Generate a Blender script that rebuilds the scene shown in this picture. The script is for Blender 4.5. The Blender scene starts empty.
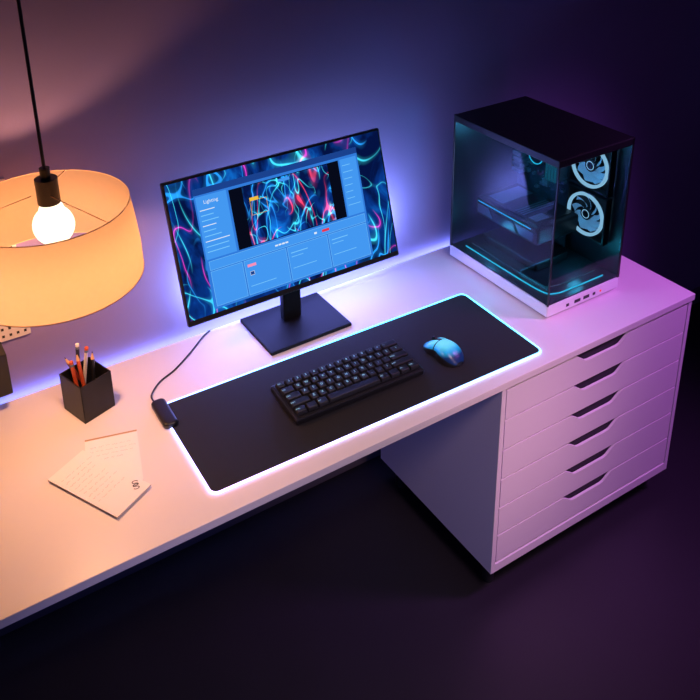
import bpy, bmesh, math, random
from mathutils import Vector, Matrix
random.seed(4)
S=bpy.context.scene
S.view_settings.view_transform='Standard'
COL=S.collection

# ---------------------------------------------------------------- materials
def mat(name,color,rough=.5,metal=0.,bump=0.,bscale=200.,emis=None,estr=0.,coat=0.,vary=0.,vscale=8.):
    m=bpy.data.materials.new(name); m.use_nodes=True
    nt=m.node_tree; b=nt.nodes['Principled BSDF']
    b.inputs['Base Color'].default_value=(*color,1); b.inputs['Roughness'].default_value=rough
    b.inputs['Metallic'].default_value=metal; b.inputs['Coat Weight'].default_value=coat
    if emis: b.inputs['Emission Color'].default_value=(*emis,1); b.inputs['Emission Strength'].default_value=estr
    tc=nt.nodes.new('ShaderNodeTexCoord')
    n=nt.nodes.new('ShaderNodeTexNoise'); n.inputs['Scale'].default_value=vscale; n.inputs['Detail'].default_value=4
    nt.links.new(tc.outputs['Object'],n.inputs['Vector'])
    if vary>0:
        r=nt.nodes.new('ShaderNodeValToRGB')
        r.color_ramp.elements[0].color=(*[c*(1-vary) for c in color],1); r.color_ramp.elements[1].color=(*[min(1,c*(1+vary)) for c in color],1)
        nt.links.new(n.outputs['Fac'],r.inputs['Fac']); nt.links.new(r.outputs['Color'],b.inputs['Base Color'])
    if bump>0:
        n2=nt.nodes.new('ShaderNodeTexNoise'); n2.inputs['Scale'].default_value=bscale
        nt.links.new(tc.outputs['Object'],n2.inputs['Vector'])
        bp=nt.nodes.new('ShaderNodeBump'); bp.inputs['Strength'].default_value=bump; bp.inputs['Distance'].default_value=.001
        nt.links.new(n2.outputs['Fac'],bp.inputs['Height']); nt.links.new(bp.outputs['Normal'],b.inputs['Normal'])
    return m
def emit(name,color,s):
    m=bpy.data.materials.new(name); m.use_nodes=True; nt=m.node_tree; nt.nodes.clear()
    o=nt.nodes.new('ShaderNodeOutputMaterial'); e=nt.nodes.new('ShaderNodeEmission')
    e.inputs['Color'].default_value=(*color,1); e.inputs['Strength'].default_value=s
    nt.links.new(e.outputs[0],o.inputs[0]); return m
def glass(name,tint,spec=.12):
    m=bpy.data.materials.new(name); m.use_nodes=True; nt=m.node_tree; nt.nodes.clear()
    o=nt.nodes.new('ShaderNodeOutputMaterial'); t=nt.nodes.new('ShaderNodeBsdfTransparent'); g=nt.nodes.new('ShaderNodeBsdfGlossy')
    g.inputs['Roughness'].default_value=.03; g.inputs['Color'].default_value=(.6,.6,.65,1); t.inputs['Color'].default_value=(*tint,1)
    lw=nt.nodes.new('ShaderNodeLayerWeight'); lw.inputs['Blend'].default_value=spec
    mx=nt.nodes.new('ShaderNodeMixShader'); nt.links.new(lw.outputs['Facing'],mx.inputs[0]); nt.links.new(t.outputs[0],mx.inputs[1]); nt.links.new(g.outputs[0],mx.inputs[2])
    nt.links.new(mx.outputs[0],o.inputs[0]); return m
def translucent(name,color):
    m=bpy.data.materials.new(name); m.use_nodes=True; nt=m.node_tree; nt.nodes.clear()
    o=nt.nodes.new('ShaderNodeOutputMaterial'); t=nt.nodes.new('ShaderNodeBsdfTranslucent'); d=nt.nodes.new('ShaderNodeBsdfDiffuse')
    tc=nt.nodes.new('ShaderNodeTexCoord'); w=nt.nodes.new('ShaderNodeTexNoise'); w.inputs['Scale'].default_value=90
    r=nt.nodes.new('ShaderNodeValToRGB'); r.color_ramp.elements[0].color=(*[c*.93 for c in color],1); r.color_ramp.elements[1].color=(*color,1)
    nt.links.new(tc.outputs['Object'],w.inputs['Vector']); nt.links.new(w.outputs['Fac'],r.inputs['Fac'])
    for q in (t,d): nt.links.new(r.outputs['Color'],q.inputs['Color'])
    mx=nt.nodes.new('ShaderNodeMixShader'); mx.inputs[0].default_value=.45
    nt.links.new(t.outputs[0],mx.inputs[1]); nt.links.new(d.outputs[0],mx.inputs[2]); nt.links.new(mx.outputs[0],o.inputs[0]); return m
def nebula(name,off,scale,stren,specs,dark=0.):
    """dark blue base with curling glowing lines; specs = (scale, distortion, colour, width, offset)"""
    m=bpy.data.materials.new(name); m.use_nodes=True; nt=m.node_tree; nt.nodes.clear(); N=nt.nodes.new; L=nt.links.new
    o=N('ShaderNodeOutputMaterial'); e=N('ShaderNodeEmission'); e.inputs['Strength'].default_value=stren
    tc=N('ShaderNodeTexCoord'); mp=N('ShaderNodeMapping'); mp.inputs['Location'].default_value=off; mp.inputs['Rotation'].default_value=(0,.9,0); mp.inputs['Scale'].default_value=(1.1,1,.65)
    L(tc.outputs['Object'],mp.inputs['Vector'])
    def noise(sc,det,dist,offs):
        v=N('ShaderNodeVectorMath'); v.operation='ADD'; v.inputs[1].default_value=offs; L(mp.outputs[0],v.inputs[0])
        n=N('ShaderNodeTexNoise'); n.inputs['Scale'].default_value=sc; n.inputs['Detail'].default_value=det; n.inputs['Distortion'].default_value=dist
        L(v.outputs[0],n.inputs['Vector']); return n
    n=noise(scale,5,1.0,(0,0,0))
    r=N('ShaderNodeValToRGB'); cr=r.color_ramp; cr.elements[0].position=.42+dark; cr.elements[0].color=(.001,.005,.045,1)
    cr.elements[1].position=.85; cr.elements[1].color=(.02,.45,.95,1)
    k=cr.elements.new(.55+dark); k.color=(.002,.028,.19,1); k=cr.elements.new(.67+dark*.5); k.color=(.004,.12,.50,1)
    L(n.outputs['Fac'],r.inputs['Fac'])
    last=r.outputs['Color']
    def ramp(src,col,wd):
        c=N('ShaderNodeValToRGB'); c.color_ramp.elements[0].color=(*col,1); c.color_ramp.elements[1].color=(0,0,0,1); c.color_ramp.elements[1].position=wd*7
        kk=c.color_ramp.elements.new(wd); kk.color=(*[x*.8 for x in col],1); kk=c.color_ramp.elements.new(wd*1.7); kk.color=(*[x*.14 for x in col],1)
        L(src,c.inputs['Fac']); return c.outputs['Color']
    for k,(sc,dist,col,wd,offs) in enumerate(specs):
        q=noise(sc,.3,dist,offs); a=N('ShaderNodeMath'); a.operation='SUBTRACT'; a.inputs[1].default_value=.5; L(q.outputs['Fac'],a.inputs[0])
        b_=N('ShaderNodeMath'); b_.operation='ABSOLUTE'; L(a.outputs[0],b_.inputs[0]); cs=ramp(b_.outputs[0],col,wd)
        pn=noise(scale*1.0,1,.3,(13+k*3,4,6)); pr=N('ShaderNodeMapRange'); pr.inputs[1].default_value=.42; pr.inputs[2].default_value=.60; L(pn.outputs['Fac'],pr.inputs[0])
        s_=N('ShaderNodeVectorMath'); s_.operation='SCALE'; L(cs,s_.inputs[0]); L(pr.outputs[0],s_.inputs['Scale'])
        mm=N('ShaderNodeMix'); mm.data_type='RGBA'; mm.blend_type='ADD'; mm.inputs[0].default_value=1; L(last,mm.inputs[6]); L(s_.outputs[0],mm.inputs[7]); last=mm.outputs[2]
    L(last,e.inputs['Color']); L(e.outputs[0],o.inputs[0]); return m

M_desk=mat('desk_white',(.83,.77,.78),.38,bump=.05,bscale=60)
M_cab=mat('cabinet_white',(.82,.74,.79),.45,bump=.04)
M_dark=mat('interior_shade_dark',(.012,.007,.022),.6)  # near-black colour holds the shade seen inside the drawer notches and gaps
M_wall=mat('wall_paint',(.24,.185,.42),.85,bump=.2,bscale=150,vary=.04)
M_ceil=mat('ceiling_paint',(.3,.27,.4),.9,bump=.1)
M_floor=mat('floor_dark',(.010,.008,.014),.5,vary=.3,vscale=5)
M_base=mat('baseboard_paint',(.10,.09,.14),.6,vary=.02)
M_cloth=mat('pad_cloth',(.010,.010,.013),.85,bump=.5,bscale=1800)
M_blk=mat('black_plastic',(.010,.010,.013),.38,bump=.05,bscale=900)
M_blk2=mat('black_matte_metal',(.014,.014,.018),.42,metal=.3,bump=.05)
M_stand=mat('stand_black',(.006,.006,.008),.6,bump=.05)
M_stand.node_tree.nodes['Principled BSDF'].inputs['Specular IOR Level'].default_value=.2
M_key=mat('keycap_black',(.010,.010,.013),.45,bump=.15,bscale=2500)
M_leg=emit('key_legend_light',(.42,.72,.92),1.15)
M_whitep=mat('white_metal',(.90,.88,.92),.35,bump=.03)
M_paper=mat('paper',(.96,.89,.89),.8,vary=.02,vscale=40)
M_paperE=mat('paper_edges',(.70,.60,.57),.9,vary=.15,vscale=300)
M_ink=mat('ink_grey',(.38,.34,.36),.7,vary=.1)
M_logo=mat('ink_black',(.01,.01,.012),.6,vary=.1)
M_orange=mat('pencil_orange',(.60,.09,.03),.4,vary=.1)
M_brown=mat('pencil_brown',(.22,.03,.02),.4,vary=.1)
M_wood=mat('pencil_wood',(.72,.42,.22),.6,vary=.15,vscale=80)
M_white=mat('pencil_white',(.75,.7,.68),.4,vary=.04)
M_shade=translucent('lamp_fabric',(.41,.295,.205))
M_rim=mat('lamp_rim',(.50,.33,.20),.6,vary=.05)
M_bulb=emit('bulb_glow',(1,.82,.58),2.0)
M_peg=mat('pegboard_white',(.62,.56,.58),.5,vary=.03)
M_teal=emit('teal_led',(.03,.66,.88),1.4)
M_tealdim=emit('teal_led_dim',(.02,.28,.38),.45)
M_ring=emit('fan_ring_led',(.45,.85,1),1.15)
M_fan=mat('fan_blade_lit',(.35,.50,.62),.4,vary=.05,emis=(.20,.50,.75),estr=.45)  # blade emission stands in for LED light falling on the blades
M_board=mat('circuit_board',(.02,.04,.055),.5,vary=.5,vscale=60)
M_sink=mat('heatsink_grey',(.16,.19,.24),.35,metal=.4,bump=.05)
M_tray=mat('case_floor',(.03,.04,.05),.3,metal=.3,vary=.1)
M_glass=glass('smoked_glass',(.66,.70,.78),.03)
M_port=mat('port_black',(.005,.005,.006),.3,vary=.1)
M_red=emit('red_indicator',(1,.05,.05),1.2)

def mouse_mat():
    m=bpy.data.materials.new('mouse_shell_blue_lit'); m.use_nodes=True; nt=m.node_tree; b=nt.nodes['Principled BSDF']; b.inputs['Roughness'].default_value=.32
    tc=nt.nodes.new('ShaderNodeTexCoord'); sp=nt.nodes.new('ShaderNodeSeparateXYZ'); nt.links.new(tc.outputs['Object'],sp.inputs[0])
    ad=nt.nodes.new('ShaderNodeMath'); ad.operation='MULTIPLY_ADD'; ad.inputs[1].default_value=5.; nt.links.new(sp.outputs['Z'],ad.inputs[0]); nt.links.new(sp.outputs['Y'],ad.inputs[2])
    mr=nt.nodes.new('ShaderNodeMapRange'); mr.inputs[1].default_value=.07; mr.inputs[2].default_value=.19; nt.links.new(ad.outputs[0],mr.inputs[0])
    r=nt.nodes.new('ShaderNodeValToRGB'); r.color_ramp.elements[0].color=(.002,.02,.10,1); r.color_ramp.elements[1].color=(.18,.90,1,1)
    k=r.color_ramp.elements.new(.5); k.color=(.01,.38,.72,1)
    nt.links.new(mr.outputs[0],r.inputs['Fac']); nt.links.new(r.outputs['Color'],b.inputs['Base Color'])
    nt.links.new(r.outputs['Color'],b.inputs['Emission Color']); b.inputs['Emission Strength'].default_value=.4; return m  # slight emission from the shell's own colour, added to brighten the mouse
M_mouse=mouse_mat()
def rim_mat():
    m=bpy.data.materials.new('pad_rim_light'); m.use_nodes=True; nt=m.node_tree; nt.nodes.clear()
    o=nt.nodes.new('ShaderNodeOutputMaterial'); e=nt.nodes.new('ShaderNodeEmission'); e.inputs['Strength'].default_value=5.5
    tc=nt.nodes.new('ShaderNodeTexCoord'); sp=nt.nodes.new('ShaderNodeSeparateXYZ'); nt.links.new(tc.outputs['Object'],sp.inputs[0])
    ad=nt.nodes.new('ShaderNodeMath'); ad.operation='MULTIPLY_ADD'; ad.inputs[1].default_value=1.8; nt.links.new(sp.outputs['Y'],ad.inputs[0]); nt.links.new(sp.outputs['X'],ad.inputs[2])
    mr=nt.nodes.new('ShaderNodeMapRange'); mr.inputs[1].default_value=0; mr.inputs[2].default_value=1.1; nt.links.new(ad.outputs[0],mr.inputs[0])
    r=nt.nodes.new('ShaderNodeValToRGB'); r.color_ramp.elements[0].color=(.62,.38,.90,1); r.color_ramp.elements[1].color=(.09,.60,1,1)
    k=r.color_ramp.elements.new(.5); k.color=(.30,.42,1,1)
    nt.links.new(mr.outputs[0],r.inputs['Fac']); nt.links.new(r.outputs['Color'],e.inputs['Color']); nt.links.new(e.outputs[0],o.inputs[0]); return m
M_padrim=rim_mat()

# ---------------------------------------------------------------- mesh builder
class MB:
    def __init__(s): s.v=[];s.f=[];s.m=[];s.mats=[];s.sm=[]
    def mi(s,m):
        if m not in s.mats: s.mats.append(m)
        return s.mats.index(m)
    def add(s,vs,fs,m,M=None,smooth=False):
        k=len(s.v); i=s.mi(m)
        for p in vs:
            p=Vector(p); s.v.append(M@p if M else p)
        for f in fs: s.f.append([k+q for q in f]); s.m.append(i); s.sm.append(smooth)
    def bm(s,b,m,M=None,smooth=False):
        b.verts.index_update(); s.add([v.co.copy() for v in b.verts],[[v.index for v in f.verts] for f in b.faces],m,M,smooth); b.free()
    def box(s,x0,x1,y0,y1,z0,z1,m,bev=0.,M=None,seg=2,taper=None):
        b=bmesh.new(); bmesh.ops.create_cube(b,size=1)
        for v in b.verts:
            t=taper if (taper and v.co.z>0) else (1,1)
            v.co=Vector(((x0+x1)/2+v.co.x*(x1-x0)*t[0],(y0+y1)/2+v.co.y*(y1-y0)*t[1],(z0+z1)/2+v.co.z*(z1-z0)))
        if bev>0: bmesh.ops.bevel(b,geom=list(b.edges),offset=bev,segments=seg,profile=.5,affect='EDGES')
        s.bm(b,m,M)
    def prism(s,pts,z0,z1,m,M=None,smooth=False):
        n=len(pts); vs=[(p[0],p[1],z0) for p in pts]+[(p[0],p[1],z1) for p in pts]
        fs=[list(range(n))[::-1],list(range(n,2*n))]+[[i,(i+1)%n,n+(i+1)%n,n+i] for i in range(n)]
        s.add(vs,fs,m,M)
    def lathe(s,prof,m,M=None,n=48,smooth=True,close=False):
        vs=[];fs=[];k=len(prof)
        for i in range(n):
            a=2*math.pi*i/n
            for r,z in prof: vs.append((r*math.cos(a),r*math.sin(a),z))
        for i in range(n):
            j=(i+1)%n
            for q in range(k-1 if not close else k):
                p=(q+1)%k; fs.append([i*k+q,j*k+q,j*k+p,i*k+p])
        s.add(vs,fs,m,M,smooth)
    def cyl(s,r,z0,z1,m,M=None,n=32,r2=None):
        r2=r if r2 is None else r2
        s.lathe([(0.00001,z0),(r,z0),(r,z0),(r2,z1),(r2,z1),(0.00001,z1)],m,M,n,False)
    def tube(s,pts,r,m,M=None,n=10,closed=False,flat=1.):
        pts=[Vector(p) for p in pts]; N=len(pts); vs=[];fs=[]
        up=Vector((0,0,1))
        for i,p in enumerate(pts):
            if closed: t=pts[(i+1)%N]-pts[i-1]
            else: t=pts[min(i+1,N-1)]-pts[max(i-1,0)]
            t.normalize(); u=up if abs(t.z)<.9 else Vector((1,0,0))
            a=t.cross(u).normalized(); b=a.cross(t).normalized()
            for k in range(n):
                q=2*math.pi*k/n; vs.append(p+a*math.cos(q)*r+b*math.sin(q)*r*flat)
        for i in range(N if closed else N-1):
            j=(i+1)%N
            for k in range(n): fs.append([i*n+k,i*n+(k+1)%n,j*n+(k+1)%n,j*n+k])
        if not closed: fs+= [list(range(n))[::-1],[(N-1)*n+k for k in range(n)]]
        s.add(vs,fs,m,M,True)
    def text(s,body,size,m,M,ax='CENTER'):
        c=bpy.data.curves.new('t','FONT'); c.body=body; c.size=size; c.align_x=ax; c.align_y='CENTER'; c.resolution_u=2
        o=bpy.data.objects.new('t',c); COL.objects.link(o); bpy.context.view_layer.update()
        dg=bpy.context.evaluated_depsgraph_get(); me=bpy.data.meshes.new_from_object(o.evaluated_get(dg))
        s.add([v.co.copy() for v in me.vertices],[list(p.vertices) for p in me.polygons],m,M)
        bpy.data.objects.remove(o); bpy.data.curves.remove(c); bpy.data.meshes.remove(me)
    def mesh(s,name):
        me=bpy.data.meshes.new(name); me.from_pydata([tuple(v) for v in s.v],[],s.f)
        for m in s.mats: me.materials.append(m)
        for p,i,q in zip(me.polygons,s.m,s.sm): p.material_index=i; p.use_smooth=q
        b=bmesh.new(); b.from_mesh(me); bmesh.ops.recalc_face_normals(b,faces=b.faces); b.to_mesh(me); b.free()
        me.update(); return me
    def obj(s,name,parent=None,loc=(0,0,0),rot=(0,0,0),**kw):
        o=bpy.data.objects.new(name,s.mesh(name)); COL.objects.link(o); o.location=loc; o.rotation_euler=rot
        if parent: o.parent=parent
        for k,v in kw.items(): o[k]=v
        return o
def empty(name,loc,rot=(0,0,0),**kw):
    o=bpy.data.objects.new(name,None); o.empty_display_size=.05; COL.objects.link(o); o.location=loc; o.rotation_euler=rot
    for k,v in kw.items(): o[k]=v
    return o
def T(x=0,y=0,z=0): return Matrix.Translation((x,y,z))
def Rx(a): return Matrix.Rotation(a,4,'X')
def Ry(a): return Matrix.Rotation(a,4,'Y')
def Rz(a): return Matrix.Rotation(a,4,'Z')
def smoothpath(P,n=8):
    P=[Vector(p) for p in P]; out=[]
    for i in range(len(P)-1):
        a=P[max(i-1,0)];b=P[i];c=P[i+1];d=P[min(i+2,len(P)-1)]
        for k in range(n):
            t=k/n; out.append(.5*((2*b)+(c-a)*t+(2*a-5*b+4*c-d)*t*t+(3*b-a-3*c+d)*t**3))
    out.append(P[-1]); return out
def rrect(x0,x1,y0,y1,r,n=8):
    pts=[]
    for cx,cy,a0 in ((x1-r,y1-r,0),(x0+r,y1-r,90),(x0+r,y0+r,180),(x1-r,y0+r,270)):
        for k in range(n+1):
            a=math.radians(a0+90*k/n); pts.append((cx+r*math.cos(a),cy+r*math.sin(a)))
    return pts

FL=-.70
# ---------------------------------------------------------------- structure
b=MB(); b.box(-3.6,2.4,.603,.70,FL,1.8,M_wall); b.obj('wall_back',kind='structure')
b=MB(); b.box(-3.7,-3.6,-3.2,.70,FL,1.8,M_wall); b.obj('wall_left',kind='structure')
b=MB(); b.box(-3.7,2.4,-3.2,.70,FL-.1,FL,M_floor); b.obj('floor',kind='structure')
b=MB(); b.box(-3.7,2.4,-3.2,.70,1.8,1.9,M_ceil); b.obj('ceiling',kind='structure')
b=MB(); b.box(-3.6,2.4,.590,.603,FL,FL+.07,M_base,.003); b.obj('baseboard_back',kind='structure')

# ---------------------------------------------------------------- desk
desk=empty('desk',(-1.15,.29,FL),label="long white desk with thin top, set against the wall",category="desk")
b=MB(); b.box(-1.15,1.15,-.29,.293,.68,.70,M_desk,.0015); b.obj('tabletop',desk)
b=MB(); b.box(-1.13,-1.11,-.27,.28,0,.68,M_desk,.001); b.obj('side_panel',desk)
b=MB(); b.box(-1.11,.40,.25,.268,.50,.68,M_desk,.001); b.obj('back_rail',desk)
b=MB(); b.box(-2.2,-.02,.5835,.5865,-.019,-.006,emit('strip_light',(.30,.42,1),17))
b.obj('light_strip',label="thin blue glowing light strip on the desk's back edge",category="light strip")

# ---------------------------------------------------------------- drawer cabinet
CW=.700; CD=.50
cab=empty('drawer_cabinet',(-.7047,.004,FL),label="white six-drawer cabinet with notched drawer pulls under the desk",category="drawer cabinet")
zt=.68; zb=.085
b=MB(); t=.014
b.box(0,t,0,CD,zb,zt,M_cab,.001); b.box(CW-t,CW,0,CD,zb,zt,M_cab,.001)
b.box(t,CW-t,0.002,CD,zt-.006,zt,M_cab); b.box(t,CW-t,0,CD,zb,zb+.028,M_cab,.001); b.box(t,CW-t,CD-.01,CD,zb+.028,zt-.006,M_cab)
b.obj('body',cab)
for x,y in ((.04,.05),(CW-.04,.05),(.04,CD-.05),(CW-.04,CD-.05)):
    b=MB(); b.cyl(.016,0,zb,M_blk2,T(x,y,0),20); b.obj('foot',cab)
n=6; top=zt-.010; bot=zb+.030; sp=(top-bot)/n
for i in range(n):
    z1=top-i*sp; z0=z1-sp+.0050; h=z1-z0
    w=CW-2*t-.006; cx=CW/2; hw=w/2
    half=[(.096,h),(.078,h-.013),(.064,h-.0235),(.054,h-.0260)]
    pts=[(-hw,0),(hw,0),(hw,h)]+half+[(-x,z) for x,z in half[::-1]]+[(-hw,h)]
    b=MB(); b.prism(pts,0,.007,M_cab,T(cx,.008,z0)@Rx(math.pi/2))
    d=b.obj('drawer',cab)
    b=MB(); b.box(t+.001,CW-t-.001,.010,CD-.03,z0-.0040,z0+h-.0005,M_dark); b.obj('drawer_box',d)  # block coloured dark so notches and gaps read as shaded

# ---------------------------------------------------------------- monitor
MW=.628; MH=.360; TL=.28
mon=empty('monitor',(-.998,.483,0),label="black computer monitor on a square stand showing a blue software window",category="monitor")
b=MB(); b.box(-.121,.121,-.090,.090,0,.010,M_stand,.003); b.obj('stand_base',mon)
b=MB(); b.box(-.027,.027,.012,.034,.008,.245,M_stand,.004); b.obj('stand_neck',mon)
Hm=empty('display',(-.3096,-.0313,.1223),(-TL,0,0)); Hm.parent=mon
b=MB(); b.box(0,MW,0,.014,0,MH,M_blk,.003); b.box(.09,MW-.09,.012,.036,.07,MH-.07,M_blk,.008); b.obj('housing',Hm)
BZ=.006
CY=(.06,.80,1.); BL=(.02,.35,1.); MG=(.85,.03,.55); RD=(1.,.05,.10)
b=MB(); b.add([(BZ,-.0004,.015),(MW-BZ,-.0004,.015),(MW-BZ,-.0004,MH-BZ),(BZ,-.0004,MH-BZ)],[[0,1,2,3]],
  nebula('wallpaper_glow',(3,0,1),9,1.25,[(6,1.5,CY,.006,(4,1,2)),(9,1.2,BL,.009,(1,7,3)),(7,1.8,CY,.004,(2,5,1)),(6,1.8,MG,.005,(9,2,8))]))
b.obj('screen',Hm)
ui1=emit('ui_blue_light',(.055,.30,.84),1.05); ui2=emit('ui_blue_mid',(.03,.19,.68),1.05); ui3=emit('ui_blue_dark',(.012,.06,.30),.9); uil=emit('ui_line',(.20,.60,1),1.)
uiw=emit('ui_white',(.8,.9,1),.95); uip=emit('ui_pink',(1,.30,.50),.95); uiy=emit('ui_yellow',(.95,.55,.05),.95); uir=emit('ui_red',(.80,.04,.08),.95); uik=emit('ui_black',(.004,.006,.02),.5)
b=MB()
def rect(x0,x1,z0,z1,m,l): 
    y=-.0004-.00025*l; b.add([(x0,y,z0),(x1,y,z0),(x1,y,z1),(x0,y,z1)],[[0,1,2,3]],m)
def frame(x0,x1,z0,z1,m,l,w=.0008):
    rect(x0,x1,z0,z0+w,m,l);rect(x0,x1,z1-w,z1,m,l);rect(x0,x0+w,z0,z1,m,l);rect(x1-w,x1,z0,z1,m,l)
def txt(s_,x,z,size,m,l=4,ax='CENTER'): b.text(s_,size,m,T(x,-.0004-.00025*l,z)@Rx(math.pi/2),ax)
W0,W1,V0,V1=.072,.545,.024,.326
rect(W0,W1,V0,V1,ui2,1)
rect(W0,W1,V1-.016,V1,ui3,2)
rect(W0+.004,.158,V0+.125,V1-.02,ui1,2)
txt('Lighting',.114,.290,.0125,uiw)
for k in range(9): rect(.082,.082+random.uniform(.03,.068),.270-k*.013,.272-k*.013,uil if k%3 else uiw,3)
rect(.164,.484,.149,.303,uik,2)
rect(.489,.540,.149,.303,ui1,2)
for k in range(7): rect(.494,.494+random.uniform(.02,.04),.285-k*.018,.2865-k*.018,uil,3)
for x0,x1 in ((.080,.166),(.170,.290),(.294,.414),(.418,.538)):
    rect(x0,x1,V0+.006,.118,ui1,2); frame(x0,x1,V0+.006,.118,uil,3)
rect(.080,.538,.121,.144,ui1,2); frame(.080,.538,.121,.144,uil,3)
for k in range(4): rect(.262+k*.010,.270+k*.010,.130,.134,uiw,4)
rect(.178,.202,.100,.107,uip,4); rect(.402,.424,.129,.136,uir,4); rect(.378,.386,.130,.135,uiw,4)
rect(.182,.194,.078,.088,ui3,4); frame(.182,.194,.078,.088,uiw,5)
for x in (.302,.426): rect(x,x+.05,.100,.102,uil,4); rect(x,x+.035,.090,.0915,uil,4); rect(x,x+.07,.06,.0615,uil,4)
rect(.178,.25,.050,.0515,uil,4)
b.obj('software_window',Hm)
b=MB(); y=-.0013
b.add([(.200,y,.151),(.450,y,.151),(.450,y,.301),(.200,y,.301)],[[0,1,2,3]],
  nebula('preview_picture',(1.2,0,5.4),13,1.5,[(10,1.8,CY,.006,(4,1,2)),(11,1.6,RD,.007,(9,2,8)),(13,1.4,BL,.010,(1,7,3)),(15,1.6,CY,.005,(7,7,3)),(9,2.0,BL,.008,(3,3,9))],.05))
rect(.215,.240,.262,.270,uiy,6); frame(.215,.262,.225,.262,uiy,6); rect(.30,.335,.289,.297,ui1,6)
b.obj('picture_panel',Hm)

# ---------------------------------------------------------------- mouse pad
pad=empty('mouse_pad',(-1.439,.0554,0),(0,0,-.0211),label="large black desk mat with glowing white-blue edge on the desk",category="mouse pad")
PL,PW=.900,.314
b=MB(); b.prism(rrect(.003,PL-.003,.003,PW-.003,.016),0.0005,.004,M_cloth); b.obj('cloth',pad)
b=MB(); b.tube([(p[0],p[1],.0027) for p in rrect(.0015,PL-.0015,.0015,PW-.0015,.017)],.0026,M_padrim,n=8,closed=True); b.obj('light_edge',pad)
b=MB()
rings=[(0,.0045),(0,.0125),(.001,.0145),(.003,.0160),(.006,.0165)]
vs=[];fs=[];nn=None
for ins,z in rings:
    o_=rrect(-.014+ins,.020-ins,.228+ins,.326-ins,max(.004,.012-ins),8); nn=len(o_); vs+=[(p[0],p[1],z) for p in o_]
for q in range(len(rings)-1):
    for k in range(nn): fs.append([q*nn+k,q*nn+(k+1)%nn,(q+1)*nn+(k+1)%nn,(q+1)*nn+k])
fs.append([(len(rings)-1)*nn+k for k in range(nn)]); fs.append(list(range(nn))[::-1])
b.add(vs,fs,M_blk,None,True); b.obj('controller_box',pad,label="flat rounded black control block")
R0=Matrix.Rotation(.0211,4,'Z')
cab_pts=[(-1.430,.374,.009),(-1.434,.396,.004),(-1.427,.420,.0025),(-1.394,.452,.0025),(-1.347,.475,.0025),(-1.29,.515,.0025),(-1.235,.560,.0025),(-1.205,.578,.0025)]
loc=[R0@(Vector(p)-Vector((-1.439,.0554,0))) for p in cab_pts]
b=MB(); b.tube(smoothpath(loc),.0022,M_blk,n=8); b.obj('cable',pad)

# ---------------------------------------------------------------- keyboard
kb=empty('keyboard',(-1.019,.194,.0085),(math.radians(2.6),0,-.03),label="compact black mechanical keyboard with lit legends on the desk mat",category="keyboard")
KL,KW=.350,.130
b=MB(); b.box(-KL/2,KL/2,-KW/2,KW/2,.000,.017,M_blk,.0035); b.box(-KL/2+.004,KL/2-.004,-KW/2+.004,KW/2-.004,.0165,.0185,M_blk2,.0008); b.obj('case',kb)
for x in (-.13,.13):
    b=MB(); b.box(x-.015,x+.015,KW/2-.022,KW/2-.012,-.0070,.0005,M_blk,.001); b.obj('foot',kb)
    b=MB(); b.box(x-.015,x+.015,-KW/2+.010,-KW/2+.018,-.0018,.0005,M_blk,.0005); b.obj('foot',kb)
u=(KL-.014)/15; uv=(KW-.014)/5
rows=[[('ESC',1)]+[(c,1) for c in '1234567890-=']+[('<-',2)],
 [('TAB',1.5)]+[(c,1) for c in 'QWERTYUIOP[]']+[('\\',1.5)],
 [('CAPS',1.75)]+[(c,1) for c in "ASDFGHJKL;'"]+[('ENTER',2.25)],
 [('SHIFT',2.25)]+[(c,1) for c in 'ZXCVBNM,./']+[('SHIFT',2.75)],
 [('CTRL',1.25),('',1.25),('ALT',1.25),('',6.25),('ALT',1.25),('',1.25),('FN',1.25),('CTRL',1.25)]]
for r,row in enumerate(rows):
    x=-KL/2+.007; yc=KW/2-.007-uv*(r+.5)
    for ch,wd in row:
        w=wd*u; xc=x+w/2; x+=w
        b=MB(); hw=w/2-.0008; hh=uv/2-.0008
        b.box(-hw,hw,-hh,hh,0,.0095,M_key,.0010,None,1,((hw-.0024)/hw,.78))
        if ch:
            off=min(.0,-(hw-.0032)+.0035) if len(ch)>1 else -.0005
            b.text(ch,.0085 if len(ch)==1 else .0048,M_leg,T(off if len(ch)>1 else 0,.0008,.0097))
        b.obj('keycap',kb,(xc,yc,.019))

# ---------------------------------------------------------------- mouse
ms=empty('computer_mouse',(-.757,.162,.0045),(0,0,math.radians(4)),label="small glossy blue computer mouse on the desk mat",category="computer mouse")
def shell(name,m,t0,t1,a0,a1,scale=1.,nseg=26,ns=20,lift=0.):
    b=MB(); vs=[];fs=[]
    for i in range(nseg+1):
        t=t0+(t1-t0)*i/nseg; y=-.060+.120*t
        e=max(0.,1-abs(2*t-1)**3.2)**.5
        w=.0345*e*(1-.20*math.exp(-((t-.55)/.15)**2))*scale+.0003
        h=(.040*(math.sin(math.pi*min(1,(t*.80+.16)))**.95))*(e**.7)*scale+.001
        for k in range(ns+1):
            a=math.pi*(a0+(a1-a0)*k/ns); c=math.cos(a); s_=math.sin(a)
            vs.append((w*math.copysign(abs(c)**.75,c),y,h*abs(s_)**.80+lift))
    for i in range(nseg):
        for k in range(ns): q=i*(ns+1)+k; fs.append([q,q+1,q+ns+2,q+ns+1])
    b.add(vs,fs,m,None,True); return b.obj(name,ms)
shell('body',M_blk,0,1,0,1,.955)
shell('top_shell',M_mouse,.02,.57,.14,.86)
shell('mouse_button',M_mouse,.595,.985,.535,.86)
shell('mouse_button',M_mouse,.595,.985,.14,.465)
b=MB(); b.cyl(.008,-.003,.003,M_blk2,T(0,.032,.0265)@Ry(math.pi/2),24); b.obj('scroll_wheel',ms)
b=MB(); b.box(-.024,.024,-.050,.050,-.0004,.0012,M_blk,.0004); b.obj('glide_base',ms)

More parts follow.
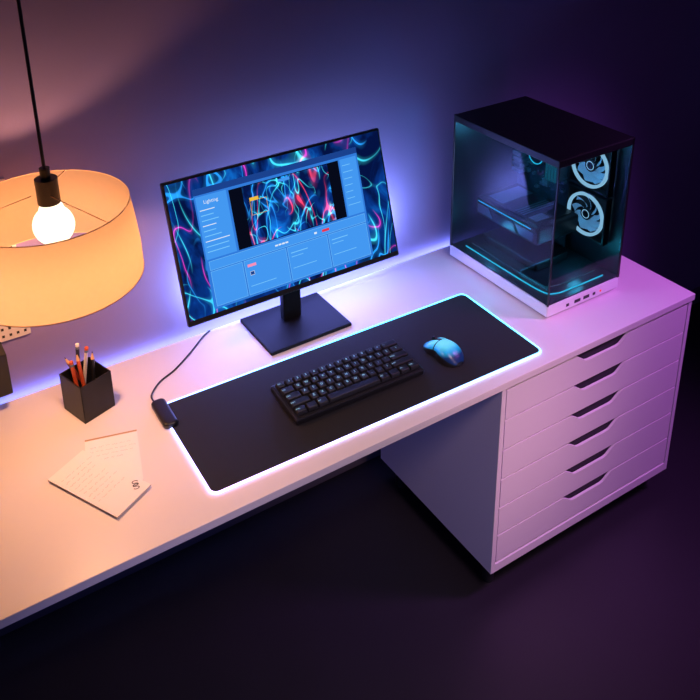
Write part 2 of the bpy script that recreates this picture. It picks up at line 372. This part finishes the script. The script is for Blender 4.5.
# ---------------------------------------------------------------- computer tower
PX,PY=-.4327,.1319; PWd,PDp,PHt=.274,.400,.46
pc=empty('desktop_computer',(PX,PY,0),label="black glass-sided computer tower with white base and teal lighting",category="computer tower")
b=MB(); b.box(0,PWd,0,PDp,.006,.040,M_whitep,.004); b.obj('base',pc,label="white metal base with front ports")
for x,y in ((.03,.03),(PWd-.03,.03),(.03,PDp-.03),(PWd-.03,PDp-.03)):
    b=MB(); b.box(x-.015,x+.015,y-.015,y+.015,0,.007,M_blk,.001); b.obj('foot',pc)
for x,w in ((.075,.010),(.112,.022),(.146,.022),(.176,.009)):
    b=MB(); b.box(x-w/2,x+w/2,-.0012,.004,.017,.017+(.009 if w>.01 else .008),M_port,.0005); b.obj('port',pc)
b=MB(); b.box(.198,.203,-.0014,.004,.019,.024,M_red); b.obj('power_light',pc)
b=MB()
t=.008
b.box(0,t,PDp-t,PDp,.040,PHt,M_blk,.001); b.box(PWd-t,PWd,0,t,.040,PHt,M_blk,.001)
b.box(PWd-.004,PWd,t,PDp,.040,PHt-.02,M_blk); b.box(t,PWd-t,PDp-.006,PDp,.040,PHt-.02,M_blk)
b.box(0,PWd,0,PDp,PHt-.022,PHt,M_blk,.003); b.box(.004,PWd-.004,.004,PDp-.004,.0395,.044,M_tray)
b.box(0,.004,0,.004,.040,PHt-.02,M_blk)
b.obj('frame',pc)
b=MB(); b.box(.0005,.0035,.005,PDp-t-.001,.043,PHt-.023,M_glass); b.obj('side_glass',pc,label="smoked glass side panel")
b=MB(); b.box(.005,PWd-t-.001,.0005,.0035,.043,PHt-.023,M_glass); b.obj('front_glass',pc,label="smoked glass front panel")
b=MB(); b.box(.250,.256,.185,.388,.055,.43,M_board)
rnd=random.Random(8)
for k in range(44):
    y=rnd.uniform(.19,.36); z=rnd.uniform(.20,.41); b.box(.238,.250,y,y+rnd.uniform(.004,.026),z,z+rnd.uniform(.003,.012),M_sink,.001)
for k in range(18):
    y=rnd.uniform(.19,.36); z=rnd.uniform(.07,.12); b.box(.238,.250,y,y+rnd.uniform(.008,.03),z,z+rnd.uniform(.003,.008),M_sink,.001)
for k in range(9): b.box(.215,.250,.345,.380,.24+k*.018,.251+k*.018,M_sink,.001)
for k in range(6): b.box(.225,.250,.22+k*.018,.231+k*.018,.398,.422,M_sink,.001)
b.obj('motherboard',pc)
for k in range(4):
    b=MB(); y=.195+k*.011; b.box(.205,.250,y,y+.004,.27,.395,M_sink,.0005); b.box(.202,.205,y-.001,y+.005,.27,.395,M_tealdim); b.obj('memory_stick',pc)
b=MB(); b.cyl(.032,0,.03,M_blk,T(.250,.290,.320)@Ry(-math.pi/2)); b.lathe([(.026,.030),(.029,.030),(.029,.0315),(.026,.0315)],M_teal,T(.250,.290,.320)@Ry(-math.pi/2),close=True)
for q in (0,.018): b.tube(smoothpath([(.225,.285+q,.335),(.17,.26+q,.37),(.16,.25+q,.41),(.16,.25+q,.44)]),.005,M_blk,n=8)
b.obj('cooler_block',pc)
g=empty('graphics_card',(0,0,0)); g.parent=pc
b=MB(); b.box(.085,.250,.135,.388,.128,.186,M_blk2,.010)
b.box(.0835,.086,.160,.375,.174,.1762,M_teal)
b.prism([(.150,.140),(.200,.140),(.220,.166),(.150,.166)],-.0015,.001,M_sink,T(.0845,0,0)@Matrix(((0,0,1,0),(1,0,0,0),(0,1,0,0),(0,0,0,1))))
b.prism([(.212,.140),(.300,.140),(.320,.166),(.232,.166)],-.0015,.001,M_blk,T(.0845,0,0)@Matrix(((0,0,1,0),(1,0,0,0),(0,1,0,0),(0,0,0,1))))
b.prism([(.312,.140),(.375,.140),(.375,.166),(.332,.166)],-.0015,.001,M_sink,T(.0845,0,0)@Matrix(((0,0,1,0),(1,0,0,0),(0,1,0,0),(0,0,0,1))))
b.box(.097,.243,.150,.380,.186,.188,M_blk,.0005)
for k in range(4): b.box(.11,.23,.215+k*.010,.219+k*.010,.188,.189,M_sink)
b.box(.11,.16,.165,.195,.188,.189,M_sink); b.box(.11,.23,.30,.36,.188,.190,M_sink,.001)
b.obj('card_body',g)
for y in (.19,.265,.34):
    b=MB(); b.lathe([(.033,0),(.037,0),(.037,-.004),(.033,-.004)],M_sink,T(.167,y,.129),close=True); b.cyl(.012,-.004,0,M_sink,T(.167,y,.129)); b.obj('card_fan',g)
b=MB(); b.tube(smoothpath([(.03,.36,.046),(.03,.20,.046),(.035,.06,.046),(.06,.03,.046),(.12,.025,.046),(.235,.025,.046)],10),.0019,M_teal,n=6)
b.tube(smoothpath([(.055,.36,.046),(.055,.12,.046),(.08,.06,.046),(.235,.055,.046)],10),.0010,M_tealdim,n=6); b.obj('floor_light',pc)
b=MB(); b.box(.095,.22,.14,.36,.044,.070,M_blk2,.004); b.box(.094,.096,.16,.34,.064,.0655,M_tealdim); b.obj('power_cover',pc)
def fan(y,z,s=1.12):
    f=empty('case_fan',(.264,y,z),(0,-math.pi/2,0)); f.parent=pc
    b=MB()
    for s1,s2 in ((-1,0),(1,0),(0,-1),(0,1)):
        if s1: b.box(s*(s1*.060)-.003,s*(s1*.060)+.003,-.063*s,.063*s,0,.022,M_blk,.001)
        else: b.box(-.063*s,.063*s,s*(s2*.060)-.003,s*(s2*.060)+.003,0,.022,M_blk,.001)
    b.obj('fan_frame',f)
    b=MB(); b.lathe([(.0495*s,.018),(.0570*s,.018),(.0570*s,.024),(.0495*s,.024)],M_ring,close=True); b.obj('light_ring',f)
    b=MB(); b.cyl(.016*s,.004,.020,M_blk); b.lathe([(.011,.020),(.013,.020),(.013,.0206),(.011,.0206)],M_ring,close=True)
    for k in range(9):
        a=k*2*math.pi/9; vs=[];n_=8
        for i in range(n_+1):
            r=s*(.015+.033*i/n_); sw=.75*(i/n_)**1.3
            vs.append((r*math.cos(a+sw),r*math.sin(a+sw),.017)); vs.append((r*math.cos(a+sw+.46),r*math.sin(a+sw+.46),.004))
        b.add(vs,[[2*i,2*i+1,2*i+3,2*i+2] for i in range(n_)],M_fan,None,True)
    b.obj('fan_rotor',f)
fan(.112,.197); fan(.112,.345)

# ---------------------------------------------------------------- pen cup and pencils
ang=math.radians(18)
cup=empty('pen_cup',(-1.5655,.458,0),(0,0,ang),label="square black pen cup holding pencils on the desk",category="pen cup")
hc=.0415; H=.098
b=MB(); b.box(-hc,hc,-hc,hc,0,.003,M_blk2,.0008)
for s1 in (-1,1):
    b.box(s1*hc-.0015*(1+s1),s1*hc+.0015*(1-s1),-hc,hc,.002,H,M_blk2,.0006); b.box(-hc,hc,s1*hc-.0015*(1+s1),s1*hc+.0015*(1-s1),.002,H,M_blk2,.0006)
b.obj('cup_body',cup)
def pencil(dx,dy,lx,ly,L,body,tip,lab,up=True):
    base=Vector((-1.5655+dx,.458+dy,.0045)); top=Vector((-1.5655+lx,.458+ly,0)); 
    hz=math.sqrt(max(.001,L*L-(top.xy-base.xy).length_squared)); d=(Vector((top.x,top.y,base.z+hz))-base).normalized()
    o=empty('pencil',base,label=lab,category="pencil",group="pencils in the pen cup"); o.rotation_mode='QUATERNION'; o.rotation_quaternion=Vector((0,0,1)).rotation_difference(d)
    b=MB(); b.cyl(.0045,0,L-.020 if up else L-.012,body,n=6); b.obj('barrel',o)
    if up:
        b=MB(); b.cyl(.0044,L-.020,L-.005,M_wood,n=12,r2=.0014); b.cyl(.0014,L-.005,L,tip,n=8,r2=.0002); b.obj('tip',o)
    else:
        b=MB(); b.cyl(.0048,L-.012,L-.006,M_sink,n=16); b.cyl(.0045,L-.006,L,tip,n=16); b.obj('eraser',o)
pencil(.016,.010,-.036,.018,.148,M_brown,M_logo,"dark red-brown sharpened pencil leaning in the pen cup")
pencil(-.005,-.018,-.014,-.008,.158,M_orange,M_logo,"red-orange sharpened pencil standing in the pen cup")
pencil(-.016,.012,-.004,.018,.162,M_blk,M_white,"black pencil with pale eraser in the pen cup",False)
pencil(-.010,.018,.014,.010,.152,M_white,M_orange,"white pencil with orange eraser in the pen cup",False)
pencil(.010,-.012,.022,-.004,.146,M_blk,M_logo,"short black pencil in the pen cup")
pencil(-.020,-.010,-.028,-.006,.138,M_orange,M_orange,"red-orange pencil with matching eraser in the pen cup",False)

# ---------------------------------------------------------------- notepads
def notepad(loc,w,l,h,rz,lab,logo):
    o=empty('notepad',loc,(0,0,rz),label=lab,category="notepad",group="notepads on the desk")
    b=MB(); b.box(-w/2,w/2,-l/2,l/2,0,h-.0006,M_paperE,.0004); b.obj('pages',o)
    b=MB(); b.box(-w/2-.0003,w/2+.0003,-l/2-.0003,l/2+.0003,h-.0006,h,M_paper)
    zz=h+.0002
    for k in range(9 if logo else 4):
        yy=l/2-.030-k*.013; x=-w/2+.010
        while x<w/2-.016-(.02 if k%4==3 else 0):
            ww=random.uniform(.006,.016); pts=[]
            q=0
            while q<ww: pts.append((x+q,yy+random.uniform(-.0016,.0016),zz)); q+=.0016
            if len(pts)>2: b.tube(pts,.00026,M_ink,n=4,flat=.4)
            x+=ww+.004
    if logo:
        s_=.0056
        up_=[(s_*math.cos(math.radians(a)),s_*.62+s_*.62*math.sin(math.radians(a)),0) for a in range(0,271,13)]
        dn=[(s_*math.cos(math.radians(a)),-s_*.62+s_*.62*math.sin(math.radians(a)),0) for a in range(90,-181,-13)]
        for q in (-.0026,.0030):
            b.tube(up_+dn[1:],.0009,M_logo,T(w/2-.017+q,-l/2+.026+q*1.4,zz+abs(q)*.02)@Rz(-.6),n=6,flat=.15)
    b.obj('top_sheet',o)
    return o
def glue(o,w,l,h): 
    b=MB(); b.box(-w/2,w/2,l/2-.004,l/2+.0008,.0002,h+.0005,M_rim,.0003); b.obj('binding',o)
n2=notepad((-1.5755,.262,0),.113,.155,.003,math.radians(-15),"white notepad with handwriting, partly under another notepad",False); glue(n2,.113,.155,.003)
n1=notepad((-1.622,.212,.0036),.098,.195,.003,math.radians(27.5),"white notepad with handwritten lines and a black emblem",True)

# ---------------------------------------------------------------- lamp
LX,LY=-1.620,.350
lamp=empty('pendant_lamp',(LX,LY,1.8),label="orange fabric drum pendant lamp with lit round bulb above the desk",category="lamp")
zb_,zt_=.428-1.8,.585-1.8
b=MB(); b.lathe([(.179,zb_),(.178,zb_+.05),(.172,zb_+.11),(.166,zt_)],M_shade,n=96); b.obj('lamp_shade',lamp)
b=MB(); b.lathe([(.1786,zb_-.0006),(.1796,zb_-.0006),(.1796,zb_+.001),(.1786,zb_+.001)],M_rim,n=96,close=True); b.lathe([(.1656,zt_-.0006),(.1664,zt_-.0006),(.1664,zt_+.001),(.1656,zt_+.001)],M_rim,n=96,close=True)
for a in (60,180,300):
    b.tube([(.02*math.cos(math.radians(a)),.02*math.sin(math.radians(a)),zt_+.025),(.165*math.cos(math.radians(a)),.165*math.sin(math.radians(a)),zt_)],.0009,M_rim,n=6)
b.obj('shade_ring',lamp)
b=MB(); prof=[(.00001,-.041)]
for k in range(1,15):
    a=math.radians(-90+k*10); prof.append((.041*math.cos(a),.041*math.sin(a)))
prof+=[(.023,.041),(.018,.054)]
b.lathe(prof,M_bulb,T(.014,0,.538-1.8)); b.obj('bulb',lamp)
b=MB(); b.cyl(.022,.588-1.8,.640-1.8,M_blk,T(.012,0,0)); b.cyl(.010,.640-1.8,.662-1.8,M_blk,T(.012,0,0)); b.obj('socket',lamp)
b=MB(); b.cyl(.0035,.655-1.8,-.02,M_blk,T(.012,0,0),n=12); b.obj('cord',lamp)
b=MB(); b.cyl(.05,-.025,0,M_blk); b.obj('ceiling_mount',lamp)

# ---------------------------------------------------------------- pegboard
peg=empty('pegboard',(-1.98,.598,.155),label="white metal pegboard mounted on the wall",category="pegboard")
b=MB(); x0,x1,z0,z1=-.30,.335,0,.40
b.box(x0,x1,-.004,.0,z0,z1,M_peg,.001)
for i in range(34):
    for j in range(20):
        b.box(x1-.012-i*.0165-.0030,x1-.012-i*.0165+.0030,-.0046,-.0038,z0+.010+j*.0185,z0+.0165+j*.0185,M_port)
b.obj('panel',peg)
for bx in (x0+.02,x1-.04):
    b=MB(); b.box(bx,bx+.02,0,.005,z0+.02,z1-.02,M_peg); b.obj('wall_bracket',peg)
hb=empty('storage_box',(-1.780,.567,.050),label="small black box hanging beneath the pegboard",category="storage box")
b=MB(); b.box(-.06,.066,-.03,.036,0,.108,M_blk,.003); b.obj('box_body',hb)

# ---------------------------------------------------------------- lights
def area(name,loc,target,sx,sy,color,power,spread=180):
    l=bpy.data.lights.new(name,'AREA'); l.shape='RECTANGLE'; l.size=sx; l.size_y=sy; l.color=color; l.energy=power; l.spread=math.radians(spread)
    o=bpy.data.objects.new(name,l); COL.objects.link(o); o.location=loc
    o.rotation_euler=(Vector(target)-Vector(loc)).to_track_quat('-Z','Y').to_euler(); return o
def point(name,loc,color,power,r=.03):
    l=bpy.data.lights.new(name,'POINT'); l.color=color; l.energy=power; l.shadow_soft_size=r
    o=bpy.data.objects.new(name,l); COL.objects.link(o); o.location=loc; return o
def spot(name,loc,target,color,power,ang,r=.2,blend=.8):
    l=bpy.data.lights.new(name,'SPOT'); l.color=color; l.energy=power; l.shadow_soft_size=r; l.spot_size=math.radians(ang); l.spot_blend=blend
    o=bpy.data.objects.new(name,l); COL.objects.link(o); o.location=loc
    o.rotation_euler=(Vector(target)-Vector(loc)).to_track_quat('-Z','Y').to_euler(); return o
point('bulb_light',(LX,LY,.478),(1,.47,.21),10,.04)
spot('magenta_light',(.65,-.85,1.6),(-.13,.08,-.18),(.72,.18,1),150,42)
spot('pink_key',(-1.0,-1.15,1.75),(-1.02,.02,-.05),(1,.68,.75),138,50,.3)
spot('drawer_key',(-.72,-2.2,.80),(-.66,0,-.20),(1,.56,.48),78,20,.2,1)
area('blue_fill',(-1.9,-.7,-.25),(-.75,.25,-.35),.5,.4,(.18,.26,1),.9,120)
area('monitor_backlight',(-.93,.535,.13),(-.93,.61,.15),.54,.10,(.36,.54,1),14)
point('case_glow',(PX+.06,PY+.10,.36),(.1,.65,1),.7,.03)
point('case_glow',(PX+.05,PY+.28,.11),(.1,.65,1),.35,.02)
point('case_glow',(PX+.12,PY+.26,.38),(.1,.65,1),.9,.03)
point('case_glow',(PX+.18,PY+.07,.085),(.05,.75,1),.22,.02)

w=bpy.data.worlds.new('world'); S.world=w; w.use_nodes=True
bg=w.node_tree.nodes['Background']; bg.inputs[0].default_value=(.10,.07,.22,1); bg.inputs[1].default_value=.15

# ---------------------------------------------------------------- camera
yaw,p,r=0.5285,0.3658,-0.0301; f,ppx,ppy=851.884,310.5593,118.529
fw=Vector((math.sin(yaw)*math.cos(p),math.cos(yaw)*math.cos(p),-math.sin(p)))
rt=Vector((math.cos(yaw),-math.sin(yaw),0)); up=rt.cross(fw)
rt2=rt*math.cos(r)+up*math.sin(r); up2=-rt*math.sin(r)+up*math.cos(r)
cd=bpy.data.cameras.new('camera'); cd.sensor_width=36; cd.lens=f*36/700; cd.shift_x=(350-ppx)/700; cd.shift_y=(ppy-350)/700
cd.clip_start=.05
cam=bpy.data.objects.new('camera',cd); COL.objects.link(cam)
Mx=Matrix((rt2,up2,-fw)).transposed().to_4x4(); Mx.translation=Vector((-1.9208,-1.2096,1.3234)); cam.matrix_world=Mx
S.camera=cam
